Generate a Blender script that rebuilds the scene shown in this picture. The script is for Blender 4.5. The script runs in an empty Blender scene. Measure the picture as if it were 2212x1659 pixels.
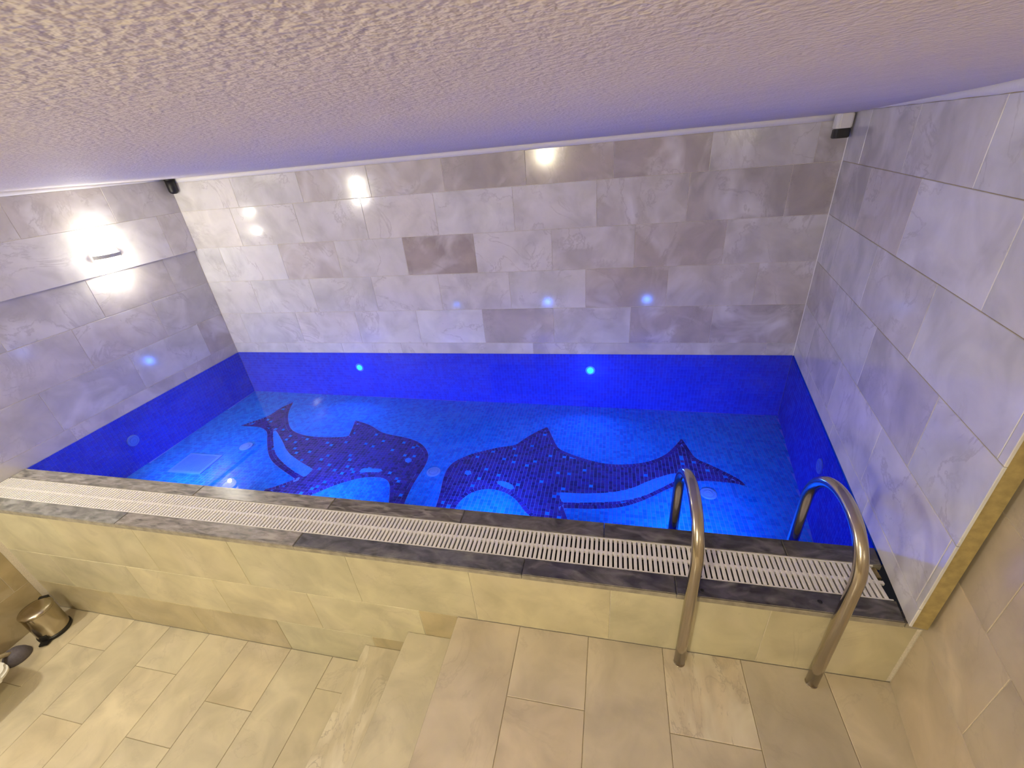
import bpy, bmesh, math, random
import numpy as np
from mathutils import Vector, Matrix
random.seed(7)
scene = bpy.context.scene
COL = scene.collection
K = 1.55                      # metres per layout unit (camera stands 1 unit above the water)

# ------------------------------------------------------------ camera
cam_data = bpy.data.cameras.new('camera')
cam = bpy.data.objects.new('camera', cam_data)
COL.objects.link(cam)
R = ((0.97560, 0.20260, -0.08460), (0.02540, -0.48690, -0.87310), (-0.21810, 0.84960, -0.48020))
right = Vector(R[0]).normalized()
back = -Vector(R[2]).normalized()
up = back.cross(right).normalized()
right = up.cross(back)
cam.matrix_world = Matrix(((right.x, up.x, back.x, 0), (right.y, up.y, back.y, 0),
                           (right.z, up.z, back.z, K), (0, 0, 0, 1)))
cam_data.sensor_width = 36
cam_data.lens = 930.0 / 2212 * 36
cam_data.clip_start = 0.01
scene.camera = cam

# ------------------------------------------------------------ world, exposure
world = bpy.data.worlds.new('world')
scene.world = world
world.use_nodes = True
world.node_tree.nodes['Background'].inputs[0].default_value = (0.5, 0.5, 0.6, 1)
world.node_tree.nodes['Background'].inputs[1].default_value = 0.02
scene.view_settings.view_transform = 'Standard'
scene.view_settings.look = 'None'
scene.view_settings.exposure = 0.0
scene.view_settings.gamma = 1.0
scene.view_settings.use_curve_mapping = False

# lamp settings (the lamps themselves are built below, in their own fittings)
SCONCE_W = 10.0
SCONCE_COL = (1.0, 0.95, 0.82)
DOWN_W = 118.0
DOWN_COL = (1.0, 0.93, 0.69)
POOL_W = 21.0
POOL_COL = (0.05, 0.20, 1.0)
TILT = math.radians(28)


# ------------------------------------------------------------ materials
def mat(name):
    m = bpy.data.materials.new(name)
    m.use_nodes = True
    nt = m.node_tree
    return m, nt, nt.nodes['Principled BSDF']


def N(nt, t, **kw):
    n = nt.nodes.new(t)
    for k, v in kw.items():
        setattr(n, k, v)
    return n


def ramp(nt, stops, src):
    r = N(nt, 'ShaderNodeValToRGB')
    e = r.color_ramp.elements
    e[0].position, e[0].color = stops[0][0], stops[0][1]
    e[1].position, e[1].color = stops[-1][0], stops[-1][1]
    for p, c in stops[1:-1]:
        x = e.new(p)
        x.color = c
    nt.links.new(src, r.inputs[0])
    return r.outputs[0]


def g(v, a=1):
    return (v, v, v, a)


def plain(name, col, rough=0.5, metal=0.0, bump=0.0, bscale=60, spec=0.5, var=0.0):
    m, nt, p = mat(name)
    p.inputs['Base Color'].default_value = (*col, 1)
    p.inputs['Roughness'].default_value = rough
    p.inputs['Metallic'].default_value = metal
    p.inputs['Specular IOR Level'].default_value = spec
    tc = N(nt, 'ShaderNodeTexCoord')
    nz = N(nt, 'ShaderNodeTexNoise')
    nz.inputs['Scale'].default_value = bscale
    nz.inputs['Detail'].default_value = 4
    nt.links.new(tc.outputs['Object'], nz.inputs['Vector'])
    if var:
        lo = tuple(c * (1 - var) for c in col) + (1,)
        hi = tuple(min(1, c * (1 + var)) for c in col) + (1,)
        nt.links.new(ramp(nt, [(0.35, lo), (0.65, hi)], nz.outputs['Fac']), p.inputs['Base Color'])
    if bump:
        b = N(nt, 'ShaderNodeBump')
        b.inputs['Strength'].default_value = bump
        b.inputs['Distance'].default_value = 0.004
        nt.links.new(nz.outputs['Fac'], b.inputs['Height'])
        nt.links.new(b.outputs[0], p.inputs['Normal'])
    return m


def marble(name, rough, cloud_lo, cloud_hi, vein=0.25, vein_scale=2.2, patch=0.35, patch_col=(0.75, 0.72, 0.74), stretch=(1, 1, 1), spec=0.5):
    """polished stone: object colour x clouds, pale patches and thin veins, shifted per slab"""
    m, nt, p = mat(name)
    oi = N(nt, 'ShaderNodeObjectInfo')
    tc = N(nt, 'ShaderNodeTexCoord')
    mul = N(nt, 'ShaderNodeMath', operation='MULTIPLY')
    mul.inputs[1].default_value = 37.0
    nt.links.new(oi.outputs['Random'], mul.inputs[0])
    cmb = N(nt, 'ShaderNodeCombineXYZ')
    for i in range(3):
        nt.links.new(mul.outputs[0], cmb.inputs[i])
    add = N(nt, 'ShaderNodeVectorMath', operation='ADD')
    nt.links.new(tc.outputs['Object'], add.inputs[0])
    nt.links.new(cmb.outputs[0], add.inputs[1])
    mp = N(nt, 'ShaderNodeMapping')
    mp.inputs['Scale'].default_value = stretch
    mp.inputs['Rotation'].default_value = (0.2, 0.1, 0.6)
    nt.links.new(add.outputs[0], mp.inputs['Vector'])
    v = mp.outputs[0]
    n1 = N(nt, 'ShaderNodeTexNoise')
    n1.inputs['Scale'].default_value = 5.0
    n1.inputs['Detail'].default_value = 6
    n1.inputs['Distortion'].default_value = 0.6
    nt.links.new(v, n1.inputs['Vector'])
    n2 = N(nt, 'ShaderNodeTexNoise')
    n2.inputs['Scale'].default_value = 3.0
    n2.inputs['Detail'].default_value = 3
    n2.inputs['Distortion'].default_value = 1.2
    nt.links.new(v, n2.inputs['Vector'])
    n3 = N(nt, 'ShaderNodeTexNoise')
    n3.inputs['Scale'].default_value = vein_scale
    n3.inputs['Detail'].default_value = 8
    n3.inputs['Roughness'].default_value = 0.62
    n3.inputs['Distortion'].default_value = 0.8
    nt.links.new(v, n3.inputs['Vector'])
    cl = ramp(nt, [(0.3, g(cloud_lo)), (0.7, g(cloud_hi))], n1.outputs['Fac'])
    mx = N(nt, 'ShaderNodeMixRGB', blend_type='MULTIPLY')
    mx.inputs[0].default_value = 1
    nt.links.new(oi.outputs['Color'], mx.inputs[1])
    nt.links.new(cl, mx.inputs[2])
    pt = ramp(nt, [(0.48, g(0)), (0.74, g(patch))], n2.outputs['Fac'])
    mp2 = N(nt, 'ShaderNodeMixRGB')
    nt.links.new(pt, mp2.inputs[0])
    nt.links.new(mx.outputs[0], mp2.inputs[1])
    mp2.inputs[2].default_value = (*patch_col, 1)
    vn0 = ramp(nt, [(0.484, g(0)), (0.498, g(vein)), (0.502, g(vein)), (0.516, g(0))], n3.outputs['Fac'])
    vmask = ramp(nt, [(0.40, g(0.0)), (0.62, g(1))], n2.outputs['Fac'])
    vmul = N(nt, 'ShaderNodeMixRGB', blend_type='MULTIPLY')
    vmul.inputs[0].default_value = 1
    nt.links.new(vn0, vmul.inputs[1])
    nt.links.new(vmask, vmul.inputs[2])
    vn = vmul.outputs[0]
    mv = N(nt, 'ShaderNodeMixRGB', blend_type='MULTIPLY')
    nt.links.new(vn, mv.inputs[0])
    nt.links.new(mp2.outputs[0], mv.inputs[1])
    mv.inputs[2].default_value = (0.42, 0.38, 0.36, 1)
    nt.links.new(mv.outputs[0], p.inputs['Base Color'])
    p.inputs['Roughness'].default_value = rough
    p.inputs['Specular IOR Level'].default_value = spec
    b = N(nt, 'ShaderNodeBump')
    b.inputs['Strength'].default_value = 0.04
    b.inputs['Distance'].default_value = 0.004
    nt.links.new(n1.outputs['Fac'], b.inputs['Height'])
    nt.links.new(b.outputs[0], p.inputs['Normal'])
    return m


M_WALL = marble('polished_wall_marble', 0.11, 0.82, 1.12, vein=0.32, patch=0.95, patch_col=(0.74, 0.72, 0.71))
M_CREAM = marble('cream_floor_marble', 0.30, 0.80, 1.16, vein=0.16, patch=0.45, patch_col=(0.62, 0.55, 0.42))
M_CRACK = marble('patched_cream_marble', 0.34, 0.82, 1.15, vein=0.55, vein_scale=3.0, patch=1.0, patch_col=(0.78, 0.72, 0.57), stretch=(2.4, 1.0, 1))
M_DARK = marble('dark_grey_marble', 0.22, 0.45, 1.6, vein=0.3, vein_scale=4, patch=0.55, patch_col=(0.30, 0.28, 0.26), stretch=(2.4, 5.0, 1))
M_STRIPE = marble('striped_grey_marble', 0.26, 0.35, 1.6, vein=0.6, vein_scale=5, patch=0.8, patch_col=(0.46, 0.42, 0.36), stretch=(2.2, 9.0, 1))
M_GROUT = plain('pale_grout', (0.74, 0.68, 0.58), 0.8, bump=0.2, bscale=200, var=0.1)
M_GROUT_F = plain('brown_grout', (0.30, 0.24, 0.15), 0.8, bump=0.2, bscale=200, var=0.15)
M_JAMB = plain('ochre_stone_edge', (0.36, 0.275, 0.11), 0.4, bump=0.1, bscale=40, var=0.15)
M_CAULK = plain('white_caulk', (0.78, 0.76, 0.74), 0.6, bump=0.2, bscale=90)
M_EDGE = plain('coping_edge_stone', (0.30, 0.27, 0.22), 0.5, bump=0.2, bscale=22, var=0.25)
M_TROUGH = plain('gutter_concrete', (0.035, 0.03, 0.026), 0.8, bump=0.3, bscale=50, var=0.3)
M_PLASTIC = plain('white_grating_plastic', (0.86, 0.82, 0.75), 0.42, bump=0.05, bscale=120, var=0.04)
M_WHITE = plain('white_plastic', (0.78, 0.76, 0.70), 0.4, bump=0.03)
M_BLACK = plain('black_plastic', (0.008, 0.007, 0.007), 0.45, bump=0.03)
M_RUBBER = plain('grey_rubber', (0.15, 0.135, 0.15), 0.55, bump=0.15, bscale=90, var=0.1)
M_STEEL = plain('polished_steel', (0.52, 0.47, 0.40), 0.16, metal=1.0, bump=0.015, bscale=30)
M_BINSTEEL = plain('bin_steel', (0.50, 0.44, 0.34), 0.2, metal=1.0, bump=0.02, bscale=40)
M_ALU = plain('brushed_aluminium', (0.55, 0.53, 0.50), 0.35, metal=0.9, bump=0.03)
M_BAND = plain('grey_lamp_band', (0.5, 0.5, 0.5), 0.5, bump=0.03)
M_TUBE = plain('beige_tube', (0.55, 0.47, 0.32), 0.4, bump=0.5, bscale=300, var=0.15)
M_JET = plain('pool_fitting_plastic', (0.30, 0.45, 0.78), 0.4, bump=0.03)
M_DRAIN = plain('drain_cover_plastic', (0.16, 0.36, 0.72), 0.4, bump=0.03)


def emit(name, col, s):
    m, nt, p = mat(name)
    p.inputs['Base Color'].default_value = (*col, 1)
    p.inputs['Emission Color'].default_value = (*col, 1)
    p.inputs['Emission Strength'].default_value = s
    return m


M_GLOW = emit('sconce_glass', (1.0, 0.90, 0.74), 6.0)
M_DOWNGLOW = emit('downlight_glass', (1.0, 0.86, 0.62), 25.0)
M_POOLLED = emit('pool_lamp_lens', (0.02, 0.52, 1.0), 3.0)

# ceiling plaster
M_CEIL, nt, p = mat('rough_ceiling_plaster')
p.inputs['Base Color'].default_value = (0.76, 0.695, 0.645, 1)
p.inputs['Roughness'].default_value = 0.65
tc = N(nt, 'ShaderNodeTexCoord')
n1 = N(nt, 'ShaderNodeTexNoise')
n1.inputs['Scale'].default_value = 105
n1.inputs['Detail'].default_value = 2
n1.inputs['Roughness'].default_value = 0.5
n1.inputs['Distortion'].default_value = 0.0
nt.links.new(tc.outputs['Object'], n1.inputs['Vector'])
n2 = N(nt, 'ShaderNodeTexNoise')
n2.inputs['Scale'].default_value = 3.2
n2.inputs['Detail'].default_value = 3
nt.links.new(tc.outputs['Object'], n2.inputs['Vector'])
b1 = N(nt, 'ShaderNodeBump')
b1.inputs['Strength'].default_value = 0.65
b1.inputs['Distance'].default_value = 0.008
nt.links.new(n1.outputs['Fac'], b1.inputs['Height'])
b2 = N(nt, 'ShaderNodeBump')
b2.inputs['Strength'].default_value = 0.5
b2.inputs['Distance'].default_value = 0.03
nt.links.new(n2.outputs['Fac'], b2.inputs['Height'])
nt.links.new(b1.outputs[0], b2.inputs['Normal'])
nt.links.new(b2.outputs[0], p.inputs['Normal'])

# glass mosaic: colour stored with every little tile
M_MOSAIC, nt, p = mat('glass_mosaic')
at = N(nt, 'ShaderNodeVertexColor', layer_name='tint')
nt.links.new(at.outputs['Color'], p.inputs['Base Color'])
p.inputs['Roughness'].default_value = 0.6
p.inputs['Specular IOR Level'].default_value = 0.05
tc = N(nt, 'ShaderNodeTexCoord')
nz = N(nt, 'ShaderNodeTexNoise')
nz.inputs['Scale'].default_value = 160
nt.links.new(tc.outputs['Object'], nz.inputs['Vector'])
bb = N(nt, 'ShaderNodeBump')
bb.inputs['Strength'].default_value = 0.1
bb.inputs['Distance'].default_value = 0.001
nt.links.new(nz.outputs['Fac'], bb.inputs['Height'])
nt.links.new(bb.outputs[0], p.inputs['Normal'])
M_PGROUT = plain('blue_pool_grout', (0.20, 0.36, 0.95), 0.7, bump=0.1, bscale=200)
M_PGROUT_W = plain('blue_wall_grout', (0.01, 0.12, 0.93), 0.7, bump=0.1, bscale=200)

# still water: clear below, mirror by Fresnel above
M_WATER = bpy.data.materials.new('still_water')
M_WATER.use_nodes = True
nt = M_WATER.node_tree
nt.nodes.remove(nt.nodes['Principled BSDF'])
out = nt.nodes['Material Output']
tr = N(nt, 'ShaderNodeBsdfTransparent')
tr.inputs[0].default_value = (0.88, 0.95, 1.0, 1)
gl = N(nt, 'ShaderNodeBsdfGlossy')
gl.inputs['Roughness'].default_value = 0.02
fr = N(nt, 'ShaderNodeFresnel')
fr.inputs['IOR'].default_value = 1.33
geo = N(nt, 'ShaderNodeNewGeometry')
mixs = N(nt, 'ShaderNodeMixShader')
tc = N(nt, 'ShaderNodeTexCoord')
nz = N(nt, 'ShaderNodeTexNoise')
nz.inputs['Scale'].default_value = 2.0
nz.inputs['Detail'].default_value = 1
nt.links.new(tc.outputs['Object'], nz.inputs['Vector'])
bb = N(nt, 'ShaderNodeBump')
bb.inputs['Strength'].default_value = 0.05
bb.inputs['Distance'].default_value = 0.02
nt.links.new(nz.outputs['Fac'], bb.inputs['Height'])
nt.links.new(bb.outputs[0], gl.inputs['Normal'])
nt.links.new(bb.outputs[0], fr.inputs['Normal'])
nt.links.new(fr.outputs[0], mixs.inputs[0])
nt.links.new(tr.outputs[0], mixs.inputs[1])
nt.links.new(gl.outputs[0], mixs.inputs[2])
nt.links.new(mixs.outputs[0], out.inputs['Surface'])
M_CLEAR = bpy.data.materials.new('water_body')
M_CLEAR.use_nodes = True
nt = M_CLEAR.node_tree
nt.nodes.remove(nt.nodes['Principled BSDF'])
tr = N(nt, 'ShaderNodeBsdfTransparent')
tr.inputs[0].default_value = (1, 1, 1, 1)
nt.links.new(tr.outputs[0], nt.nodes['Material Output'].inputs['Surface'])


# ------------------------------------------------------------ helpers
def link(name, mesh, parent=None, material=None):
    o = bpy.data.objects.new(name, mesh)
    COL.objects.link(o)
    if parent is not None:
        o.parent = parent
    if material is not None and mesh is not None and not mesh.materials:
        mesh.materials.append(material)
    return o


def mesh_of(name, verts, faces, material=None, smooth=False):
    me = bpy.data.meshes.new(name)
    me.from_pydata([tuple(v) for v in verts], [], faces)
    me.update()
    if material:
        me.materials.append(material)
    if smooth:
        for q in me.polygons:
            q.use_smooth = True
    return me


def bm_mesh(name, bm, material=None, smooth=False):
    bmesh.ops.recalc_face_normals(bm, faces=bm.faces)
    me = bpy.data.meshes.new(name)
    bm.to_mesh(me)
    bm.free()
    if material:
        me.materials.append(material)
    if smooth:
        for q in me.polygons:
            q.use_smooth = True
    return me


def tag(o, label=None, cat=None, group=None, kind=None):
    if label: o['label'] = label
    if cat: o['category'] = cat
    if group: o['group'] = group
    if kind: o['kind'] = kind
    return o


def empty(name, loc):
    o = bpy.data.objects.new(name, None)
    COL.objects.link(o)
    o.location = loc
    return o


def prism(bm, pts, z0, z1):
    """closed prism over a 2-D outline"""
    a = [bm.verts.new((x, y, z0)) for x, y in pts]
    b = [bm.verts.new((x, y, z1)) for x, y in pts]
    bm.faces.new(a[::-1])
    bm.faces.new(b)
    n = len(pts)
    for i in range(n):
        bm.faces.new((a[i], a[(i + 1) % n], b[(i + 1) % n], b[i]))


def box(bm, x0, x1, y0, y1, z0, z1):
    prism(bm, [(x0, y0), (x1, y0), (x1, y1), (x0, y1)], z0, z1)


def lathe(bm, prof, seg=32, c=(0, 0, 0), cap=True):
    rings = []
    for r, z in prof:
        rings.append([bm.verts.new((c[0] + r * math.cos(2 * math.pi * i / seg), c[1] + r * math.sin(2 * math.pi * i / seg), c[2] + z)) for i in range(seg)])
    for a, b in zip(rings, rings[1:]):
        for i in range(seg):
            bm.faces.new((a[i], a[(i + 1) % seg], b[(i + 1) % seg], b[i]))
    if cap:
        bm.faces.new(rings[0][::-1])
        bm.faces.new(rings[-1])


def tube(bm, path, r, seg=20):
    path = [Vector(q) for q in path]
    rings = []
    nrm = None
    for i, q in enumerate(path):
        t = (path[min(i + 1, len(path) - 1)] - path[max(i - 1, 0)]).normalized()
        if nrm is None:
            nrm = t.orthogonal().normalized()
        nrm = (nrm - t * nrm.dot(t)).normalized()
        bn = t.cross(nrm)
        rings.append([bm.verts.new(q + (nrm * math.cos(2 * math.pi * k / seg) + bn * math.sin(2 * math.pi * k / seg)) * r) for k in range(seg)])
    for a, b in zip(rings, rings[1:]):
        for i in range(seg):
            bm.faces.new((a[i], a[(i + 1) % seg], b[(i + 1) % seg], b[i]))
    bm.faces.new(rings[0][::-1])
    bm.faces.new(rings[-1])


TILE_CACHE = {}


def tile_mesh(w, h, t, material, ch=0.0015):
    key = (round(w, 3), round(h, 3), round(t, 3), material.name)
    if key in TILE_CACHE:
        return TILE_CACHE[key]
    a, b = w / 2, h / 2
    v, f = [], []
    for (x, y, z) in ((a, b, -t), (a, b, -ch), (a - ch, b - ch, 0)):
        v += [(-x, -y, z), (x, -y, z), (x, y, z), (-x, y, z)]
    for k in (0, 4):
        for i in range(4):
            f.append((k + i, k + (i + 1) % 4, k + 4 + (i + 1) % 4, k + 4 + i))
    f.append((8, 9, 10, 11))
    f.append((3, 2, 1, 0))
    me = mesh_of('tile', v, f, material)
    TILE_CACHE[key] = me
    return me


class Frame:
    """plane with a horizontal axis u, a second axis v and the face normal n (metres, world)"""
    def __init__(self, o, u, v):
        self.o = Vector(o)
        self.u = Vector(u).normalized()
        self.v = Vector(v).normalized()
        self.n = self.u.cross(self.v).normalized()

    def at(self, a, b, c=0.0):
        return self.o + self.u * a + self.v * b + self.n * c

    def mat(self, a, b, c=0.0):
        q = self.at(a, b, c)
        return Matrix(((self.u.x, self.v.x, self.n.x, q.x), (self.u.y, self.v.y, self.n.y, q.y),
                       (self.u.z, self.v.z, self.n.z, q.z), (0, 0, 0, 1)))


GAP = 0.0022


def lay(parent, fr, u0, u1, v0, v1, material, col, name='tile', t=0.008, off=0.0, gap=GAP):
    """one slab between u0..u1, v0..v1 (layout units) on a frame"""
    w, h = (u1 - u0) * K - gap, (v1 - v0) * K - gap
    if w < 0.01 or h < 0.01:
        return None
    o = link(name, tile_mesh(w, h, t, material), parent)
    o.matrix_world = fr.mat((u0 + u1) / 2 * K, (v0 + v1) / 2 * K, off)
    o.color = (*col, 1)
    return o


def slab(name, frames, material, thick=0.05, kind='structure'):
    """backing of a wall: boxes of (frame, u0, u1, v0, v1, recess, thickness) as one mesh"""
    bm = bmesh.new()
    for fr, u0, u1, v0, v1, rec, th in frames:
        vs = []
        for c in (-rec - th, -rec):
            for a, b in ((u0, v0), (u1, v0), (u1, v1), (u0, v1)):
                vs.append(bm.verts.new(fr.at(a * K, b * K, c)))
        for q in ((3, 2, 1, 0), (4, 5, 6, 7), (0, 1, 5, 4), (1, 2, 6, 5), (2, 3, 7, 6), (3, 0, 4, 7)):
            bm.faces.new([vs[i] for i in q])
    o = link(name, bm_mesh(name, bm, material))
    return tag(o, kind=kind)


def vary(c, a=0.06):
    k = 1 + random.uniform(-a, a)
    w = random.uniform(-0.02, 0.02)
    return (c[0] * k * (1 + w), c[1] * k, c[2] * k * (1 - w))


def cuts(joints, lo, hi, step=0.385):
    """fill joints outwards with the regular tile length and clip to lo..hi"""
    j = sorted(joints)
    while j[0] - step > lo:
        j.insert(0, j[0] - step)
    while j[-1] + step < hi:
        j.append(j[-1] + step)
    j = [q for q in j if lo + 0.012 < q < hi - 0.012]
    return [lo] + j + [hi]


ROWS = [0.0, 0.066, 0.260, 0.455, 0.648, 0.844, 0.985]

# corners of the pool in plan (layout units)
BL, BR, NL, NR = (-2.323, 2.090), (0.873, 2.123), (-2.360, 0.943), (0.692, 0.940)


def V3(p2, z=0.0):
    return Vector((p2[0] * K, p2[1] * K, z * K))


def d2(a, b):
    return Vector((b[0] - a[0], b[1] - a[1], 0))


UP = (0, 0, 1)
F_BACK = Frame(V3(BL), d2(BL, BR), UP)                 # normal points to the camera
LB = d2(BL, BR).length
F_RIGHT = Frame(V3(BR), d2(BR, NR), UP)
F_LEFT = Frame(V3(BL), -d2(BL, NL), UP)                # u runs away from the camera: use negative distances
NEAR_A = (0.706, 0.743)
F_NEAR = Frame(V3(NEAR_A), (-0.18, -0.984, 0), UP)
Y_REAR = -1.12

# ------------------------------------------------------------ structure: walls
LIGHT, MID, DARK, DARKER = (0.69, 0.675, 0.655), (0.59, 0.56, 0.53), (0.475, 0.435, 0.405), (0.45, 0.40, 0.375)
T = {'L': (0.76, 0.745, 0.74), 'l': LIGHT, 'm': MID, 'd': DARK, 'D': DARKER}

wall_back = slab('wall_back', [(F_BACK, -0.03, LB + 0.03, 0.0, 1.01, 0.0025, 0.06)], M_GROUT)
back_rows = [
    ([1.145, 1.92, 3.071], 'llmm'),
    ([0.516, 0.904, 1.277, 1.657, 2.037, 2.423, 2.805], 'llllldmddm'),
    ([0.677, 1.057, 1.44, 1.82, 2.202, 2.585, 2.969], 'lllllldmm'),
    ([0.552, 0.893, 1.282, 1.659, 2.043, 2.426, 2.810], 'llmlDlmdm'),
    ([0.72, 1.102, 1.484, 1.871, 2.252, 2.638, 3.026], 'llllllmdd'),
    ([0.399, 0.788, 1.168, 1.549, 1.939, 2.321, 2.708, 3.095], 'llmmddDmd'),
]
for r, (js, tones) in enumerate(back_rows):
    c = cuts(js, 0.0, LB, 0.385)
    extra = len(c) - 1 - len(tones)
    seq = ('l' * max(0, extra)) + tones
    for i in range(len(c) - 1):
        lay(wall_back, F_BACK, c[i], c[i + 1], ROWS[r], ROWS[r + 1], M_WALL, vary(T[seq[i]]))

L_RIGHT = 1.418
wall_right = slab('wall_right', [(F_RIGHT, -0.03, L_RIGHT - 0.003, 0.005, 1.03, 0.0025, 0.05)], M_JAMB)
right_rows = [
    ([0.30, 0.70, 1.08], 'llll'),
    ([0.215, 0.604, 1.007, 1.40], 'lmlll'),
    ([0.357, 0.777, 1.178], 'mlml'),
    ([0.215, 0.605, 1.002], 'llll'),
    ([0.36, 0.745, 1.184], 'mmLl'),
    ([0.21, 0.602, 0.99], 'lmll'),
]
for r, (js, tones) in enumerate(right_rows):
    c = cuts(js, 0.0, L_RIGHT, 0.395)
    for i in range(len(c) - 1):
        lay(wall_right, F_RIGHT, c[i], c[i + 1], ROWS[r] if r else 0.006, ROWS[r + 1] if r < 5 else 1.010, M_WALL, vary(T[tones[min(i, len(tones) - 1)]]))

# left wall: the upper part is a casing that stands proud of the wall below
OUT = 0.035
L_LEFT = 3.22
wall_left = slab('wall_left', [(F_LEFT, -L_LEFT, 0.03, -0.70, 0.640, 0.0025, 0.06),
                               (F_LEFT, -L_LEFT, 0.01, 0.640, 1.03, 0.0025 - OUT, 0.10)], M_GROUT)
left_rows = [
    (0.0, 0.066, [0.37, 0.95], 0, 'mm'),
    (0.066, 0.260, [0.175, 0.583], 0, 'dlmm'),
    (0.260, 0.455, [0.358, 0.737], 0, 'mm'),
    (0.455, 0.640, [0.201, 0.586], 0, 'mmm'),
    (0.640, 0.844, [0.146, 0.96], OUT, 'mlml'),
    (0.844, 1.000, [0.346, 0.731], OUT, 'mmm'),
]
for v0, v1, js, off, tones in left_rows:
    c = cuts(js, 0.0, L_LEFT, 0.385)
    for i in range(len(c) - 1):
        lay(wall_left, F_LEFT, -c[i + 1], -c[i], v0, v1, M_WALL, vary(T[tones[i % len(tones)]], 0.05), off=off)
F_L = 1.365                                            # below the pool edge the left wall goes down to the floor
for v0, v1, js in ((-0.235, 0.0, [1.60]), (-0.43, -0.235, [1.80]), (-0.625, -0.43, [1.60])):
    c = cuts(js, F_L, L_LEFT, 0.385)
    for i in range(len(c) - 1):
        lay(wall_left, F_LEFT, -c[i + 1], -c[i], v0, v1, M_CREAM, vary((0.42, 0.34, 0.20)))

# right wall beside the platform, set back from the pool wall
L_NEAR = 1.90
wall_near = slab('wall_right_front', [(F_NEAR, -0.03, L_NEAR, -0.30, 1.12, 0.0025, 0.06)], M_GROUT)
for v0, v1, js in ((-0.25, -0.043, [0.31]), (-0.043, 0.152, [0.206]), (0.152, 0.347, [0.125]), (0.347, 0.542, [0.32]),
                   (0.542, 0.737, [0.13]), (0.737, 0.932, [0.30]), (0.932, 1.06, [0.14])):
    c = cuts(js, 0.0, L_NEAR, 0.385)
    for i in range(len(c) - 1):
        lay(wall_near, F_NEAR, c[i], c[i + 1], v0, v1, M_CREAM, vary((0.56, 0.47, 0.345), 0.08))

F_REAR = Frame(V3((0.48, Y_REAR)), (-1, 0, 0), UP)
wall_rear = slab('wall_rear', [(F_REAR, -0.1, 3.0, -0.70, 1.14, 0.0025, 0.06)], M_GROUT)
for r in range(9):
    c = cuts([0.2 + 0.19 * (r % 2)], 0.0, 2.92, 0.385)
    for i in range(len(c) - 1):
        lay(wall_rear, F_REAR, c[i], c[i + 1], -0.65 + 0.195 * r, -0.65 + 0.195 * (r + 1), M_CREAM, vary((0.56, 0.48, 0.36)))

# ceiling: rough plaster, rising a little from the back wall towards the room
xs = np.linspace(-2.50, 0.95, 40)
ys = np.linspace(Y_REAR - 0.02, 2.14, 40)


def ceil_z(x, y):
    t = 2.14 - y
    return 1.005 + (0.016 + 0.0024 * (x + 2.3)) * t + 0.012 * max(0, t - 0.9)


vs, fs = [], []
for y in ys:
    for x in xs:
        vs.append((x * K, y * K, ceil_z(x, y) * K))
nx = len(xs)
for j in range(len(ys) - 1):
    for i in range(nx - 1):
        a = j * nx + i
        fs.append((a, a + nx, a + nx + 1, a + 1))
nv = len(vs)
x0, x1, y0, y1 = xs[0] * K, xs[-1] * K, ys[0] * K, ys[-1] * K
ztop = 1.16 * K
vs += [(x0, y0, ztop), (x1, y0, ztop), (x1, y1, ztop), (x0, y1, ztop)]
fs.append((nv, nv + 1, nv + 2, nv + 3))
edge = [list(range(nx)), list(range(nx - 1, len(ys) * nx, nx)), list(range((len(ys) - 1) * nx, len(ys) * nx))[::-1], list(range(0, len(ys) * nx, nx))[::-1]]
for k, e in enumerate(edge):
    fs.append(tuple(e[::-1]) + (nv + k, nv + (k + 1) % 4))
ceiling = link('ceiling', mesh_of('ceiling', vs, fs, M_CEIL, smooth=True))
tag(ceiling, kind='structure')

# white caulk bead between tiles and ceiling


def bead(name, fr, u0, u1, zfun, off=0.0, v0=0.985):
    bm = bmesh.new()
    n = 24
    prev = None
    for i in range(n + 1):
        u = u0 + (u1 - u0) * i / n
        q = fr.at(u * K, 0)
        zt = zfun(q.x / K, q.y / K) * K + 0.004
        wob = 0.0012 * math.sin(i * 2.3)
        ring = [bm.verts.new(fr.at(u * K, v, c)) for v, c in ((v0 * K + wob, -0.004 + off), (v0 * K + wob, 0.003 + off), ((v0 * K + zt) / 2, 0.006 + off), (zt, 0.009 + off), (zt, -0.004 + off))]
        if prev:
            for k in range(5):
                bm.faces.new((prev[k], prev[(k + 1) % 5], ring[(k + 1) % 5], ring[k]))
        else:
            first = ring
        prev = ring
    bm.faces.new(first)
    bm.faces.new(prev)
    o = link(name, bm_mesh(name, bm, M_CAULK, smooth=True))
    return tag(o, kind='structure')


bead('trim_1', F_BACK, 0.0, LB, ceil_z)
bead('trim_2', F_RIGHT, 0.0, L_RIGHT, ceil_z, v0=1.010)
bead('trim_3', F_LEFT, -L_LEFT, 0.0, ceil_z, off=OUT, v0=1.000)
# thin pale joint where the back wall meets the side walls
for nm, fr, u in (('trim_4', F_RIGHT, 0.0),):
    bm = bmesh.new()
    q0, q1 = fr.at(0, 0.0), fr.at(0, 0.985 * K)
    tube(bm, [q0, q1], 0.0035, 8)
    tag(link(nm, bm_mesh(nm, bm, M_CAULK)), kind='structure')

# ------------------------------------------------------------ floors and steps
Z_LOW, Z_S1, Z_S2, Z_PLAT = -0.625, -0.502, -0.376, -0.25
Y_RIS = 0.745                                           # face of the pool's outer wall
CREAM, CREAM2 = (0.60, 0.53, 0.365), (0.59, 0.51, 0.38)


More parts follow.
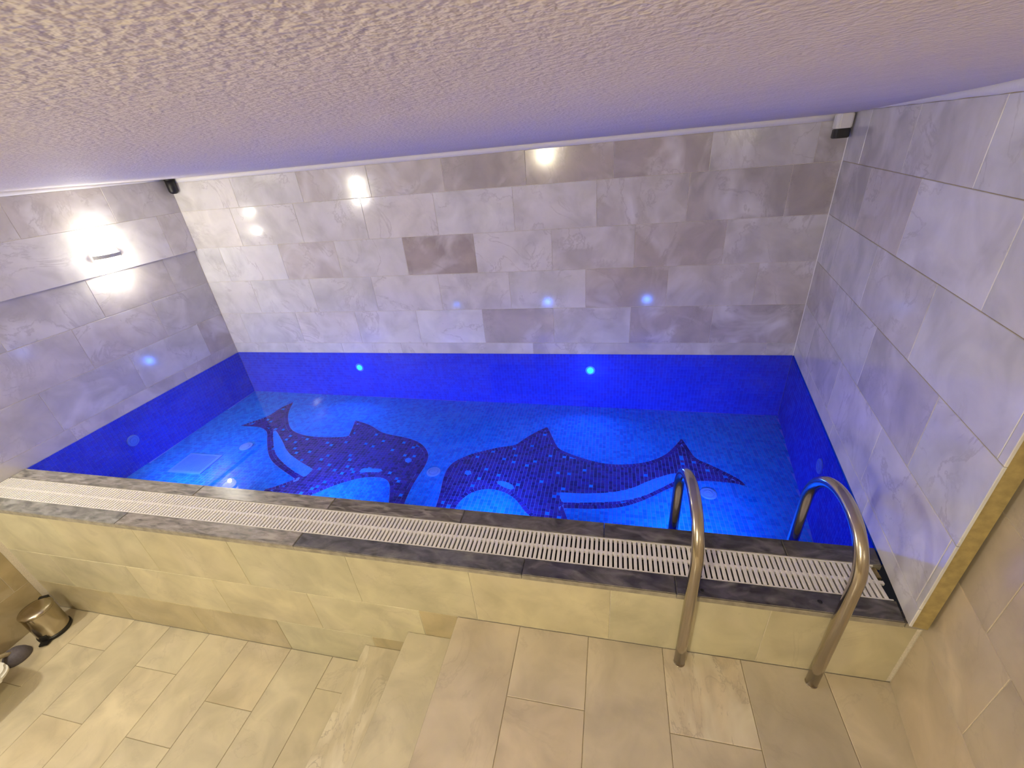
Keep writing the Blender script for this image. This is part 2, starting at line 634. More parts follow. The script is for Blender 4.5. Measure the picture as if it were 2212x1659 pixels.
def ground(name, x0, x1, z, z_bottom, cols, colr, mats=None, y1=Y_RIS):
    bm = bmesh.new()
    box(bm, x0 * K, x1 * K, (Y_REAR - 0.02) * K, y1 * K, z_bottom * K, z * K - 0.0025)
    o = tag(link(name, bm_mesh(name, bm, M_GROUT_F)), kind='structure')
    fr = Frame((0, 0, z * K), (1, 0, 0), (0, 1, 0))
    for ci, (a, b, j) in enumerate(cols):
        c = cuts([j], Y_REAR, y1, 0.385)
        for i in range(len(c) - 1):
            near = i == len(c) - 2
            mt = (mats or {}).get((ci, near), M_CREAM)
            lay(o, fr, a, b, c[i], c[i + 1], mt, vary(colr, 0.07), name='floor_tile', t=0.012)
    return o


ground('floor', -2.46, -0.80, Z_LOW, -0.72,
       [(-2.42, -2.14, 0.45), (-2.14, -1.944, 0.615), (-1.944, -1.755, 0.393), (-1.755, -1.558, 0.588), (-1.558, -1.37, 0.39),
        (-1.37, -1.172, 0.53), (-1.172, -0.99, 0.368), (-0.99, -0.822, 0.25)], CREAM)
ground('stair_step', -0.82, -0.60, Z_S1, -0.72, [(-0.82, -0.628, 0.368)], CREAM, {(0, True): M_CRACK})
ground('stair_step', -0.628, -0.42, Z_S2, -0.72, [(-0.628, -0.437, 0.368)], CREAM)
ground('floor_platform', -0.435, 0.78, Z_PLAT, -0.72,
       [(-0.435, -0.238, 0.368), (-0.238, -0.037, 0.556), (-0.037, 0.165, 0.368), (0.165, 0.364, 0.543), (0.364, 0.562, 0.368), (0.562, 0.76, 0.372)],
       CREAM2, {(3, True): M_CRACK})

# outer wall of the pool basin
F_RIS = Frame((0, Y_RIS * K, 0), (1, 0, 0), UP)
wall_basin = slab('wall_front', [(F_RIS, -2.37, 0.74, -0.70, -0.0157, 0.0025, 0.045)], M_GROUT)
RC, RCd = (0.56, 0.515, 0.35), (0.48, 0.41, 0.25)
c = cuts([-1.19, -0.76, -0.37, 0.02, 0.40], -2.365, 0.70, 0.39)
for i in range(len(c) - 1):
    lay(wall_basin, F_RIS, c[i], c[i + 1], -0.25, -0.0162, M_CREAM, vary(RC))
c = [-2.365, -2.14, -1.75, -1.36, -0.97, -0.565, -0.437]
for i in range(len(c) - 1):
    lay(wall_basin, F_RIS, c[i], c[i + 1], -0.445, -0.25, M_CREAM, vary(RCd if i == 5 else RC))
c = [-2.365, -1.95, -1.56, -1.168, -0.78, -0.63]
for i in range(len(c) - 1):
    lay(wall_basin, F_RIS, c[i], c[i + 1], -0.625, -0.445, M_CREAM, vary(RCd if i in (0, 1, 2, 4) else RC))

# ------------------------------------------------------------ pool edge: dark marble coping, gutter, grating
Y_CIN0, Y_CIN1, Y_COUT0, Y_COUT1 = 0.886, 0.943, 0.733, 0.787
coping = tag(link('trim_5', None), kind='structure')


def xr(y):                                              # pool-side face of the right wall at depth y
    t = (y - BR[1]) / (NR[1] - BR[1])
    return BR[0] + (NR[0] - BR[0]) * t


def xl(y):
    t = (y - BL[1]) / (NL[1] - BL[1])
    return BL[0] + (NL[0] - BL[0]) * t


def coping_slab(x0, x1, y0, y1, th, material, col, z=0.004):
    """slab with a rounded front arris; its ends follow the side walls"""
    bm = bmesh.new()
    xa0, xa1 = (xl(y0), xl(y1)) if x0 is None else (x0, x0)
    xb0, xb1 = (xr(y0), xr(y1)) if x1 is None else (x1, x1)
    gp = 0.001
    pts = [(xa0 * K + gp, y0 * K), (xb0 * K - gp, y0 * K), (xb1 * K - gp, y1 * K), (xa1 * K + gp, y1 * K)]
    cx = sum(q[0] for q in pts) / 4
    cy = sum(q[1] for q in pts) / 4
    prism(bm, [(a - cx, b - cy) for a, b in pts], -th, z)
    bmesh.ops.bevel(bm, geom=[e for e in bm.edges if all(v.co.z > 0 for v in e.verts)], offset=0.003, segments=2, affect='EDGES')
    me = bm_mesh('coping_slab', bm, material)
    me.materials.append(M_EDGE)
    for q in me.polygons:
        if q.normal.z < 0.3:
            q.material_index = 1
    o = link('coping_slab', me, coping)
    o.location = (cx, cy, 0)
    o.color = (*col, 1)
    return o


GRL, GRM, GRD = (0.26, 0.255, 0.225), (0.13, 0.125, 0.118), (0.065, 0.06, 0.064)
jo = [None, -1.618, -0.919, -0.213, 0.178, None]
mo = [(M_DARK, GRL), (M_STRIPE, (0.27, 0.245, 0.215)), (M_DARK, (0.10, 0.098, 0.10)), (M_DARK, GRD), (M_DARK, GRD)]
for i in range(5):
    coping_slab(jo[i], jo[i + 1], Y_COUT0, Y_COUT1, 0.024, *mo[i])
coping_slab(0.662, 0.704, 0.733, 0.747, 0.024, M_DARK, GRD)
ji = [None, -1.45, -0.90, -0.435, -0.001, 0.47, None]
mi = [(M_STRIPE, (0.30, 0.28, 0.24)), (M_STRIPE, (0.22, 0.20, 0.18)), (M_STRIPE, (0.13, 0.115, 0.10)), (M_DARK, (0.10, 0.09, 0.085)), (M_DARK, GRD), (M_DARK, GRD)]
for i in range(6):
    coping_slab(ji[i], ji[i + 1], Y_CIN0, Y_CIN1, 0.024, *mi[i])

for hx_, hy_ in ((0.240, 0.752), (0.500, 0.760)):       # old fixing holes beside the handrails
    bm = bmesh.new()
    lathe(bm, [(0.008, 0.0), (0.0075, 0.0012), (0.004, 0.0006)], 14)
    o = link('fixing_hole', bm_mesh('fixing_hole', bm, M_BLACK), coping)
    o.location = (hx_ * K, hy_ * K, 0.004)

# gutter trough below the grating
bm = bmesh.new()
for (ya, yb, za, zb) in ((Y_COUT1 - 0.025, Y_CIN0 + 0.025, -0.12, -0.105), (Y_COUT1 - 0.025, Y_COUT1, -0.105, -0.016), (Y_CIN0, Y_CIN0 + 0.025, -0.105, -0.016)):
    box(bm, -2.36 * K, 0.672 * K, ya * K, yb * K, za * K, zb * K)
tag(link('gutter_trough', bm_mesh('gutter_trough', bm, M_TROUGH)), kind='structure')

grating = empty('gutter_grating', (-0.85 * K, 0.8365 * K, 0))
tag(grating, 'long white plastic slatted grating over the gutter beside the pool', 'grating')
PITCH = 0.0200
gy0, gy1 = (Y_COUT1 + 0.0035) * K, (Y_CIN0 - 0.0035) * K
xa, xb = -2.352 * K, 0.655 * K
gx, gyc = -0.85 * K, 0.8365 * K
SL = 0.0129
hw, hl = SL / 2, (gy1 - gy0) / 2
sv, sf = [], []
for (x, y, z) in ((hw * 0.95, hl, -0.012), (hw, hl, -0.001), (hw - 0.001, hl - 0.001, 0.0)):
    sv += [(-x, -y, z), (x, -y, z), (x, y, z), (-x, y, z)]
for k in (0, 4):
    for i in range(4):
        sf.append((k + i, k + (i + 1) % 4, k + 4 + (i + 1) % 4, k + 4 + i))
sf += [(8, 9, 10, 11), (3, 2, 1, 0)]
slat_me = mesh_of('slat', sv, sf, M_PLASTIC)
ns = int((xb - xa) / PITCH)
for i in range(ns + 1):
    o = link('slat', slat_me, grating)
    o.location = (xb - i * PITCH - hw - gx, (gy0 + gy1) / 2 - gyc, 0.003)
bm = bmesh.new()
box(bm, xa - gx, xb + 0.016 - gx, -0.0065, 0.0065, -0.010, 0.0015)
link('spine', bm_mesh('spine', bm, M_PLASTIC), grating)
for (ya, yb) in ((Y_COUT1 * K + 0.0004, Y_COUT1 * K + 0.0046), (Y_CIN0 * K - 0.0046, Y_CIN0 * K - 0.0004)):
    bm = bmesh.new()
    box(bm, xa - gx, xb - gx + 0.012, ya - gyc, yb - gyc, -0.018, 0.0032)
    link('side_rail', bm_mesh('side_rail', bm, M_PLASTIC), grating)
# pale ledge left bare at the right-hand end of the gutter
bm = bmesh.new()
box(bm, 0.655 * K, 0.672 * K, (Y_CIN0 - 0.030) * K, Y_CIN0 * K - 0.001, -0.05, -0.012)
tag(link('gutter_ledge', bm_mesh('gutter_ledge', bm, M_JAMB)), kind='structure')

# ------------------------------------------------------------ pool basin with mosaic
MP = 0.0262                                             # mosaic pitch
MG = 0.0034                                             # half joint


def floor_z(x):                                         # metres; the pool floor falls gently to the right
    return -0.318 * K - 0.019 * (x + 0.69 * K)


def add_piece(V, F, C, poly, col, zf, th=0.003):
    """extruded little tile from a convex outline (metres)"""
    n = len(poly)
    b = len(V)
    for (x, y) in poly:
        V.append((x, y, zf(x) - th))
    for (x, y) in poly:
        V.append((x, y, zf(x)))
    F.append(tuple(range(b + n, b + 2 * n)))
    C.append(col)
    for i in range(n):
        F.append((b + i, b + (i + 1) % n, b + n + (i + 1) % n, b + n + i))
        C.append(col)


def pieces_mesh(name, V, F, C):
    me = mesh_of(name, V, F, M_MOSAIC)
    ca = me.color_attributes.new('tint', 'FLOAT_COLOR', 'CORNER')
    buf = np.empty((len(me.loops), 4), dtype=np.float32)
    k = 0
    for q, c in zip(me.polygons, C):
        buf[k:k + q.loop_total] = (*c, 1)
        k += q.loop_total
    ca.data.foreach_set('color', buf.ravel())
    return me


def area(poly):
    return 0.5 * sum(poly[i][0] * poly[(i + 1) % len(poly)][1] - poly[(i + 1) % len(poly)][0] * poly[i][1] for i in range(len(poly)))


L_out = [(-3.25,2.641), (-3.164,2.737), (-3.089,2.815), (-3.077,2.97), (-3.017,3.07), (-2.95,2.909), (-2.87,2.791), (-2.748,2.656), (-2.645,2.598), (-2.496,2.563), (-2.335,2.565), (-2.16,2.592), (-2.138,2.614), (-2.159,2.694), (-2.206,2.839), (-2.112,2.813), (-1.994,2.768), (-1.884,2.692), (-1.768,2.665), (-1.633,2.646), (-1.512,2.608), (-1.422,2.545), (-1.361,2.466), (-1.34,2.408), (-1.33,2.316), (-1.337,2.236), (-1.341,2.118), (-1.333,1.996), (-1.322,1.91), (-1.307,1.813), (-1.391,1.809), (-1.429,1.917), (-1.484,2.05), (-1.514,2.103), (-1.549,2.136), (-1.599,2.157), (-1.657,2.154), (-1.717,2.146), (-1.777,2.126), (-1.87,2.066), (-1.928,2.019), (-2.036,1.91), (-2.099,1.847), (-2.24,1.836), (-2.425,1.914), (-2.359,1.952), (-2.273,2.033), (-2.25,2.051), (-2.391,2.117), (-2.535,2.186), (-2.638,2.254), (-2.739,2.357), (-2.837,2.474), (-2.897,2.555), (-2.952,2.605), (-3.047,2.645), (-3.115,2.645)]
L_belly = [(-2.896,2.626), (-2.862,2.615), (-2.798,2.566), (-2.676,2.466), (-2.543,2.343), (-2.37,2.252), (-2.186,2.173), (-2.191,2.095), (-2.206,2.083), (-2.353,2.143), (-2.561,2.258), (-2.666,2.347), (-2.777,2.474)]
L_mouth = [(-1.797,2.238), (-1.644,2.246), (-1.628,2.207), (-1.745,2.2), (-1.802,2.171), (-1.81,2.212)]
L_eye = [(-1.457,2.371), (-1.456,2.348), (-1.472,2.336), (-1.497,2.343), (-1.515,2.364), (-1.517,2.388), (-1.5,2.4), (-1.475,2.393)]
R_out = [(-1.082,1.845), (-1.095,1.921), (-1.111,2.054), (-1.138,2.177), (-1.15,2.281), (-1.139,2.364), (-1.095,2.43), (-1.013,2.505), (-0.922,2.554), (-0.832,2.606), (-0.698,2.648), (-0.671,2.7), (-0.586,2.823), (-0.486,2.927), (-0.462,2.873), (-0.39,2.699), (-0.358,2.638), (-0.237,2.577), (-0.099,2.526), (0.031,2.505), (0.161,2.522), (0.292,2.564), (0.415,2.653), (0.489,2.755), (0.564,2.886), (0.595,2.767), (0.626,2.642), (0.728,2.583), (0.83,2.499), (0.888,2.446), (0.907,2.383), (0.87,2.416), (0.757,2.421), (0.669,2.419), (0.549,2.399), (0.419,2.318), (0.305,2.224), (0.209,2.152), (0.092,2.09), (-0.05,2.058), (-0.265,2.037), (-0.226,1.939), (-0.203,1.872), (-0.348,1.851), (-0.492,1.96), (-0.542,2.023), (-0.584,2.074), (-0.651,2.12), (-0.722,2.143), (-0.791,2.147), (-0.859,2.124), (-0.912,2.081), (-0.947,2.018), (-0.966,1.951), (-0.964,1.869)]
R_belly = [(-0.307,2.176), (-0.144,2.185), (0.034,2.217), (0.173,2.276), (0.279,2.363), (0.407,2.444), (0.489,2.479), (0.478,2.399), (0.429,2.365), (0.333,2.28), (0.241,2.211), (0.122,2.152), (-0.08,2.108), (-0.279,2.084)]
R_mouth = [(-0.756,2.222), (-0.714,2.242), (-0.626,2.206), (-0.607,2.153), (-0.638,2.154), (-0.729,2.193)]
R_eye = [(-0.954,2.291), (-0.956,2.269), (-0.972,2.258), (-0.994,2.264), (-1.008,2.284), (-1.007,2.306), (-0.99,2.317), (-0.968,2.311)]


def smooth_outline(pts, rounds=2, keep=0.55):
    pts = [Vector(q) for q in pts]
    for _ in range(rounds):
        n = len(pts)
        out_ = []
        for i in range(n):
            a, b, c_ = pts[i - 1], pts[i], pts[(i + 1) % n]
            ang = (b - a).normalized().dot((c_ - b).normalized())
            if ang < keep:
                out_.append(b)
            else:
                out_ += [b + (a - b) * 0.25, b + (c_ - b) * 0.25]
        pts = out_
    if sum(pts[i].x * pts[(i + 1) % len(pts)].y - pts[(i + 1) % len(pts)].x * pts[i].y for i in range(len(pts))) < 0:
        pts.reverse()
    return np.array([(q.x, q.y) for q in pts])


def sdf(P, Q):
    """signed distance of points P to the closed outline Q (negative inside)"""
    P = np.asarray(P, float).reshape(-1, 2)
    A = Q[None]
    E_ = np.roll(Q, -1, 0)[None] - A
    W = P[:, None] - A
    t = np.clip((W * E_).sum(2) / np.maximum((E_ * E_).sum(2), 1e-12), 0, 1)
    d = np.sqrt(((W - t[..., None] * E_) ** 2).sum(2)).min(1)
    ey = E_[..., 1]
    cr = (A[..., 1] > P[:, 1:2]) != (A[..., 1] + ey > P[:, 1:2])
    xi = A[..., 0] + W[..., 1] / np.where(ey == 0, 1e-12, ey) * E_[..., 0]
    ins = (cr & (P[:, 0:1] < xi)).sum(1) % 2 == 1
    return np.where(ins, -d, d)


def clip(poly, Q, level, keep_inside):
    if len(poly) < 3:
        return []
    s = sdf(poly, Q) - level
    if not keep_inside:
        s = -s
    if (s <= 0).all():
        return poly
    if (s > 0).all():
        return []
    out_ = []
    n = len(poly)
    for i in range(n):
        j = (i + 1) % n
        a, b = poly[i], poly[j]
        if s[i] <= 0:
            out_.append(a)
        if (s[i] <= 0) != (s[j] <= 0):
            t = s[i] / (s[i] - s[j])
            out_.append((a[0] + (b[0] - a[0]) * t, a[1] + (b[1] - a[1]) * t))
    return out_


SHAPES = {'L': (L_out, [L_belly, L_mouth, L_eye]), 'R': (R_out, [R_belly, R_mouth, R_eye])}
OUTL = {k: smooth_outline(v[0]) for k, v in SHAPES.items()}
PATCH = {k: [smooth_outline(q, 1) for q in v[1]] for k, v in SHAPES.items()}

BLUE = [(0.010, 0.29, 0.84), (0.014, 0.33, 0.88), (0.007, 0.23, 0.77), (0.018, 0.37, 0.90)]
NAVY = [(0.075, 0.030, 0.22), (0.105, 0.045, 0.29), (0.05, 0.02, 0.16), (0.085, 0.038, 0.33)]
PALE = [(0.05, 0.36, 0.95), (0.06, 0.39, 0.95)]
RIM = 0.026

base_poly = []          # (outline, colour)
dol_poly = {'L': [], 'R': []}
x_lo, x_hi = -2.37 * K, 0.88 * K
y_lo, y_hi = 0.945 * K, 2.12 * K
gx_ = np.arange(x_lo, x_hi, MP)
gy_ = np.arange(y_lo, y_hi, MP)
cc = np.array([(x + MP / 2, y + MP / 2) for y in gy_ for x in gx_])
SD = {k: sdf(cc, OUTL[k]) for k in OUTL}
rnd = random.Random(3)
for idx, (cx, cy) in enumerate(cc):
    yy = cy / K
    if not (xl(yy) * K + 0.004 < cx < xr(yy) * K - 0.004) or cy > (BL[1] + (BR[1] - BL[1]) * (cx / K - BL[0]) / (BR[0] - BL[0])) * K - 0.004:
        continue
    h = MP / 2 - MG / 2
    quad = [(cx - h, cy - h), (cx + h, cy - h), (cx + h, cy + h), (cx - h, cy + h)]
    near = [k for k in OUTL if SD[k][idx] < MP]
    if not near:
        base_poly.append((quad, rnd.choice(BLUE)))
        continue
    k = near[0]
    s = SD[k][idx]
    o_ = clip(quad, OUTL[k], MG, False) if s > -MP else []
    if len(o_) > 2 and area(o_) > 2.5e-5:
        base_poly.append((o_, rnd.choice(BLUE)))
    i_ = clip(quad, OUTL[k], -RIM - MG * 0.5, True)
    if len(i_) > 2:
        done = False
        for pq in PATCH[k]:
            sp = sdf([(cx, cy)], pq)[0]
            if sp < MP:
                a_ = clip(i_, pq, -MG * 0.4, True)
                if len(a_) > 2 and area(a_) > 2e-5:
                    dol_poly[k].append((a_, rnd.choice(PALE)))
                i_ = clip(i_, pq, MG * 0.4, False)
        if len(i_) > 2 and area(i_) > 2.5e-5:
            col = rnd.choice(NAVY)
            if rnd.random() < 0.035:
                col = rnd.choice(BLUE)
            dol_poly[k].append((i_, col))
# rim of tiles that follow the outline
for k, Q in OUTL.items():
    seg = np.hypot(*(np.roll(Q, -1, 0) - Q).T)
    tot = seg.sum()
    n = int(tot / 0.024)
    cum = np.concatenate([[0], np.cumsum(seg)])
    QQ = np.vstack([Q, Q[:1]])

    def pt(s):
        s %= tot
        i = min(np.searchsorted(cum, s, 'right') - 1, len(Q) - 1)
        t = (s - cum[i]) / max(seg[i], 1e-9)
        return QQ[i] * (1 - t) + QQ[i + 1] * t

    def inner(s):
        p0 = pt(s)
        tg = pt(s + 0.004) - pt(s - 0.004)
        L_ = np.hypot(*tg)
        nn = np.array((-tg[1], tg[0])) / max(L_, 1e-9)
        w = RIM
        while w > 0.006 and sdf([p0 + nn * w], Q)[0] > -0.8 * w:
            w *= 0.7
        return p0 + nn * w

    for i in range(n):
        s0, s1 = tot * i / n + 0.0015, tot * (i + 1) / n - 0.0015
        a, b, c_, d_ = pt(s0), pt(s1), inner(s1), inner(s0)
        quad = [tuple(a), tuple(b), tuple(c_), tuple(d_)]
        cr = [(quad[(j + 1) % 4][0] - quad[j][0]) * (quad[(j + 2) % 4][1] - quad[(j + 1) % 4][1]) - (quad[(j + 1) % 4][1] - quad[j][1]) * (quad[(j + 2) % 4][0] - quad[(j + 1) % 4][0]) for j in range(4)]
        if min(cr) <= 0:
            quad = [tuple(a), tuple(b), tuple((c_ + d_) / 2)]
            if area(quad) <= 0:
                continue
        if area(quad) > 2e-5:
            in_patch = False
            ctr = np.mean(quad, 0)
            for pq in PATCH[k][:2]:
                if sdf([ctr], pq)[0] < -0.002:
                    in_patch = True
            dol_poly[k].append((quad, rnd.choice(PALE if in_patch else NAVY)))

bm = bmesh.new()
outl = [(xl(0.93) - 0.01, 0.93), (xr(0.93) + 0.02, 0.93), (BR[0] + 0.01, 2.14), (BL[0] - 0.01, 2.11)]
vs_t = [bm.verts.new((x * K, y * K, floor_z(x * K) - 0.0022)) for x, y in outl]
vs_b = [bm.verts.new((x * K, y * K, -0.62)) for x, y in outl]
bm.faces.new(vs_t)
bm.faces.new(vs_b[::-1])
for i in range(4):
    bm.faces.new((vs_b[i], vs_b[(i + 1) % 4], vs_t[(i + 1) % 4], vs_t[i]))
pool_floor = tag(link('floor_pool', bm_mesh('floor_pool', bm, M_PGROUT)), kind='structure')


def mosaic(parent, polys, n_single):
    def size(q):
        c_ = np.mean(q[0], 0)
        d = Vector((c_[0], c_[1], -0.5)) - cam.location
        vis = c_[1] > 1.30 * K * 0.955
        return area(q[0]) * abs(d.z) / d.length ** 3 * (1 if vis else 0)
    order = sorted(range(len(polys)), key=lambda i: -size(polys[i]))
    single = set(order[:n_single])
    V, F, C = [], [], []
    cache = {}
    for i, (poly, col) in enumerate(polys):
        if i in single:
            c_ = np.mean(poly, 0)
            loc = [(a - c_[0], b - c_[1]) for a, b in poly]
            key = (tuple((round(a, 5), round(b, 5)) for a, b in loc), col)
            if key not in cache:
                v, f, cc_ = [], [], []
                add_piece(v, f, cc_, loc, col, lambda x: -0.019 * x)
                cache[key] = pieces_mesh('mosaic_tile', v, f, cc_)
            o = link('mosaic_tile', cache[key], parent)
            o.location = (c_[0], c_[1], floor_z(c_[0]))
        else:
            add_piece(V, F, C, poly, col, floor_z)
    o = link('mosaic_tiles', pieces_mesh('mosaic_tiles', V, F, C), parent)
    o['kind'] = 'stuff'


mosaic(pool_floor, base_poly, 300)
for k, lab in (('L', 'navy mosaic dolphin with its head to the right'), ('R', 'navy mosaic dolphin with its head to the left')):
    d_ = link('dolphin_mosaic', None, pool_floor)
    d_['label'] = lab
    mosaic(d_, dol_poly[k], 300)

# basin walls
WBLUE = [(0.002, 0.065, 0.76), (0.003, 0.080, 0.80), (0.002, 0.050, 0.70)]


def basin_wall(name, fr, length, lo_fn, skip=None):
    s = tag(slab(name, [(fr, 0, length, -0.42, -0.001, 0.0025, 0.04)], M_PGROUT_W), kind='structure')
    V, F, C = [], [], []
    nu = int(length * K / MP) + 1
    for i in range(nu):
        u0, u1 = i * MP + MG / 2, min((i + 1) * MP, length * K) - MG / 2
        if u1 - u0 < 0.004:
            continue
        for j in range(24):
            v1, v0 = -j * MP - MG / 2 - 0.0015, -(j + 1) * MP + MG / 2 - 0.0015
            q = fr.at((u0 + u1) / 2, 0)
            if v1 < floor_z(q.x) - 0.01:
                break
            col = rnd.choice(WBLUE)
            b = len(V)
            for c_ in (-0.0027, 0.0):
                for (a_, b_) in ((u0, v0), (u1, v0), (u1, v1), (u0, v1)):
                    V.append(fr.at(a_, b_, c_))
            F.append((b + 4, b + 5, b + 6, b + 7))
            C.append(col)
            for e in range(4):
                F.append((b + e, b + (e + 1) % 4, b + 4 + (e + 1) % 4, b + 4 + e))
                C.append(col)
    o = link('mosaic_tiles', pieces_mesh('mosaic_tiles', V, F, C), s)
    o['kind'] = 'stuff'
    return s


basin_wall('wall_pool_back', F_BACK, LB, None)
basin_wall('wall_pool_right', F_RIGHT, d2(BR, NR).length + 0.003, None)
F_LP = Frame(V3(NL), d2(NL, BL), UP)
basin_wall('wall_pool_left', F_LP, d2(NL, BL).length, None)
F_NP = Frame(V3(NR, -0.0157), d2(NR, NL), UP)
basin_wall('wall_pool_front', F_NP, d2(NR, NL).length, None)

# water
bm = bmesh.new()
e = 0.004
wp = [(NL[0] * K + e, NL[1] * K + 0.001), (NR[0] * K - e, NR[1] * K + 0.001), (BR[0] * K - e, BR[1] * K - e), (BL[0] * K + e, BL[1] * K - e)]
a = [bm.verts.new((x, y, 0.0)) for x, y in wp]
b = [bm.verts.new((x, y, floor_z(x) + 0.003)) for x, y in wp]
top = bm.faces.new(a)
bm.faces.new(b[::-1])
for i in range(4):
    bm.faces.new((b[i], b[(i + 1) % 4], a[(i + 1) % 4], a[i]))
me = bm_mesh('pool_water', bm, M_CLEAR)
me.materials.append(M_WATER)
for q in me.polygons:
    q.material_index = 1 if q.normal.z > 0.9 else 0
water = link('pool_water', me)
tag(water, 'still clear water filling the blue mosaic pool', 'water', kind='stuff')

# ------------------------------------------------------------ pool fittings


def disc(name, fr_m, r, material, label, cat, group=None, ring=True, lens=None):
    """round flush fitting: flange, inner ring and centre piece; fr_m is its world matrix (z out of the wall)"""
    root = bpy.data.objects.new(name, None)
    COL.objects.link(root)
    root.matrix_world = fr_m
    bm = bmesh.new()
    lathe(bm, [(r, 0.0), (r, 0.004), (r * 0.93, 0.008), (r * 0.70, 0.009), (r * 0.66, 0.006)], 32)
    link('flange', bm_mesh('flange', bm, material, smooth=False), root)
    bm = bmesh.new()
    lathe(bm, [(r * 0.60, 0.005), (r * 0.58, 0.010), (r * 0.30, 0.0125), (r * 0.22, 0.010), (r * 0.05, 0.013)], 32)
    link('lens' if lens else 'nozzle', bm_mesh('nozzle', bm, lens or material), root)
    return tag(root, label, cat, group)


def wall_fit(fr, u, v):
    return fr.mat(u * K, v * K, 0.0005)


def point(parent, name, loc, w, col, r):
    d = bpy.data.lights.new(name, 'POINT')
    d.energy = w
    d.color = col
    d.shadow_soft_size = r
    o = bpy.data.objects.new(name, d)
    COL.objects.link(o)
    o.parent = parent
    o.location = loc
    return o


lamps = [  # two on the back side, then four added unseen to even the pool light
    (F_BACK, 2.323 - 1.484, -0.096, 'glowing cyan pool lamp under water, the one nearer the wall sconce'),
    (F_BACK, 2.323 - 0.097, -0.095, 'glowing cyan pool lamp under water in the middle of the back side'),
    (F_NP, 0.40, -0.075, 'fill lamp added unseen under the coping below the right dolphin tail'),
    (F_NP, 1.15, -0.075, 'fill lamp added unseen under the coping in front of the right dolphin head'),
    (F_NP, 1.90, -0.075, 'fill lamp added unseen under the coping in front of the left dolphin'),
    (F_NP, 2.65, -0.075, 'fill lamp added unseen under the coping in front of the square drain'),
]
for i, (fr, u, v, lab) in enumerate(lamps):
    o = disc('pool_lamp', wall_fit(fr, u, v), 0.042, M_JET, lab, 'pool lamp', 'underwater lamps', lens=M_POOLLED)
    d = bpy.data.lights.new('pool_light', 'AREA')
    d.shape = 'DISK'
    d.size = 0.07
    d.energy = POOL_W * 0.16 if i < 2 else POOL_W * 0.42
    d.color = POOL_COL
    lo = bpy.data.objects.new('pool_light', d)
    COL.objects.link(lo)
    lo.parent = o
    lo.matrix_parent_inverse = Matrix.Identity(4)
    lo.location = (0, 0, 0.016)
    lo.rotation_euler = (math.pi + (0.0 if i < 2 else TILT), 0, 0)           # added front lamps are angled down to keep their light off the walls
    d.spread = math.radians(150 if i < 2 else 100)
    if i < 2:
        point(o, 'pool_glow', (0, 0, 0.09), POOL_W * (0.035 if i else 0.015), POOL_COL, 0.02)   # extra light added ahead of the lens for the wall halo

disc('pool_jet', wall_fit(F_LEFT, -0.763, -0.138), 0.045, M_JET, 'round pale inlet on the left blue pool side', 'pool inlet', 'pool inlets')
disc('pool_jet', wall_fit(F_RIGHT, 0.708, -0.117), 0.045, M_JET, 'round pale inlet on the right blue pool side near the handrail', 'pool inlet', 'pool inlets')
for (x, y, lab) in ((-2.952, 2.363, 'round pale inlet in the pool floor left of the dolphins'), (-1.237, 2.26, 'round pale inlet in the pool floor between the two dolphins'),
                    (0.653, 2.288, 'round pale inlet in the pool floor below the right dolphin tail')):
    m4 = Matrix.Translation((x, y, floor_z(x) + 0.0005)) @ Matrix.Rotation(0.019, 4, 'Y')
    disc('floor_inlet', m4, 0.052, M_JET, lab, 'pool inlet', 'pool inlets')

# square main drain cover
dr = empty('drain_cover', (-3.21, 2.108, floor_z(-3.21) + 0.0005))
tag(dr, 'square pale slotted drain cover in the left end of the pool floor', 'drain cover')
dr.rotation_euler = (0, 0.019, 0.03)
bm = bmesh.new()
for (x0_, x1_, y0_, y1_) in ((-0.15, 0.15, 0.095, 0.115), (-0.15, 0.15, -0.115, -0.095), (-0.15, -0.13, -0.095, 0.095), (0.13, 0.15, -0.095, 0.095)):
    box(bm, x0_, x1_, y0_, y1_, 0, 0.008)
link('frame', bm_mesh('frame', bm, M_DRAIN), dr)
bm = bmesh.new()
box(bm, -0.005, 0.005, -0.094, 0.094, 0.001, 0.007)
bar = bm_mesh('bar', bm, M_DRAIN)
for i in range(18):
    o = link('bar', bar, dr)
    o.location = (-0.1235 + i * 0.01453, 0, 0)

# ------------------------------------------------------------ handrails


def handrail(x, y_far, zc, lab, lean=0.0):
    root = empty('handrail', (x * K, 0.712 * K, Z_PLAT * K))
    tag(root, lab, 'handrail', 'steel pool handrails')
    y0, y1 = 0.0, (y_far - 0.712) * K
    r = (y1 - y0) / 2
    zt = (zc - Z_PLAT) * K
    path = [(0, y0, 0.0)]
    path += [(0, y0, zt * t) for t in (0.25, 0.5, 0.75, 0.93)]
    n = 28
    for i in range(n + 1):
        a_ = math.pi * i / n
        path.append((lean * (1 - math.cos(a_)) / 2, y0 + r - r * math.cos(a_), zt + r * 1.02 * math.sin(a_)))
    for t in (0.15, 0.4, 0.7, 1.0):
        path.append((lean, y1, zt - t * (zc + 0.19) * K))
    bm = bmesh.new()
    tube(bm, path, 0.0215, 24)
    link('tube', bm_mesh('tube', bm, M_STEEL, smooth=True), root)
    bm = bmesh.new()
    lathe(bm, [(0.0222, 0.0), (0.0228, 0.002), (0.0222, 0.004)], 24)
    link('foot_collar', bm_mesh('foot_collar', bm, M_STEEL, smooth=True), root)
    return root


handrail(0.205, 0.968, 0.130, 'bent polished steel handrail over the coping, the one farther from the side wall', lean=-0.012)
handrail(0.521, 0.968, 0.130, 'bent polished steel handrail over the coping, the one next to the side wall', lean=-0.012)

# ------------------------------------------------------------ lamps


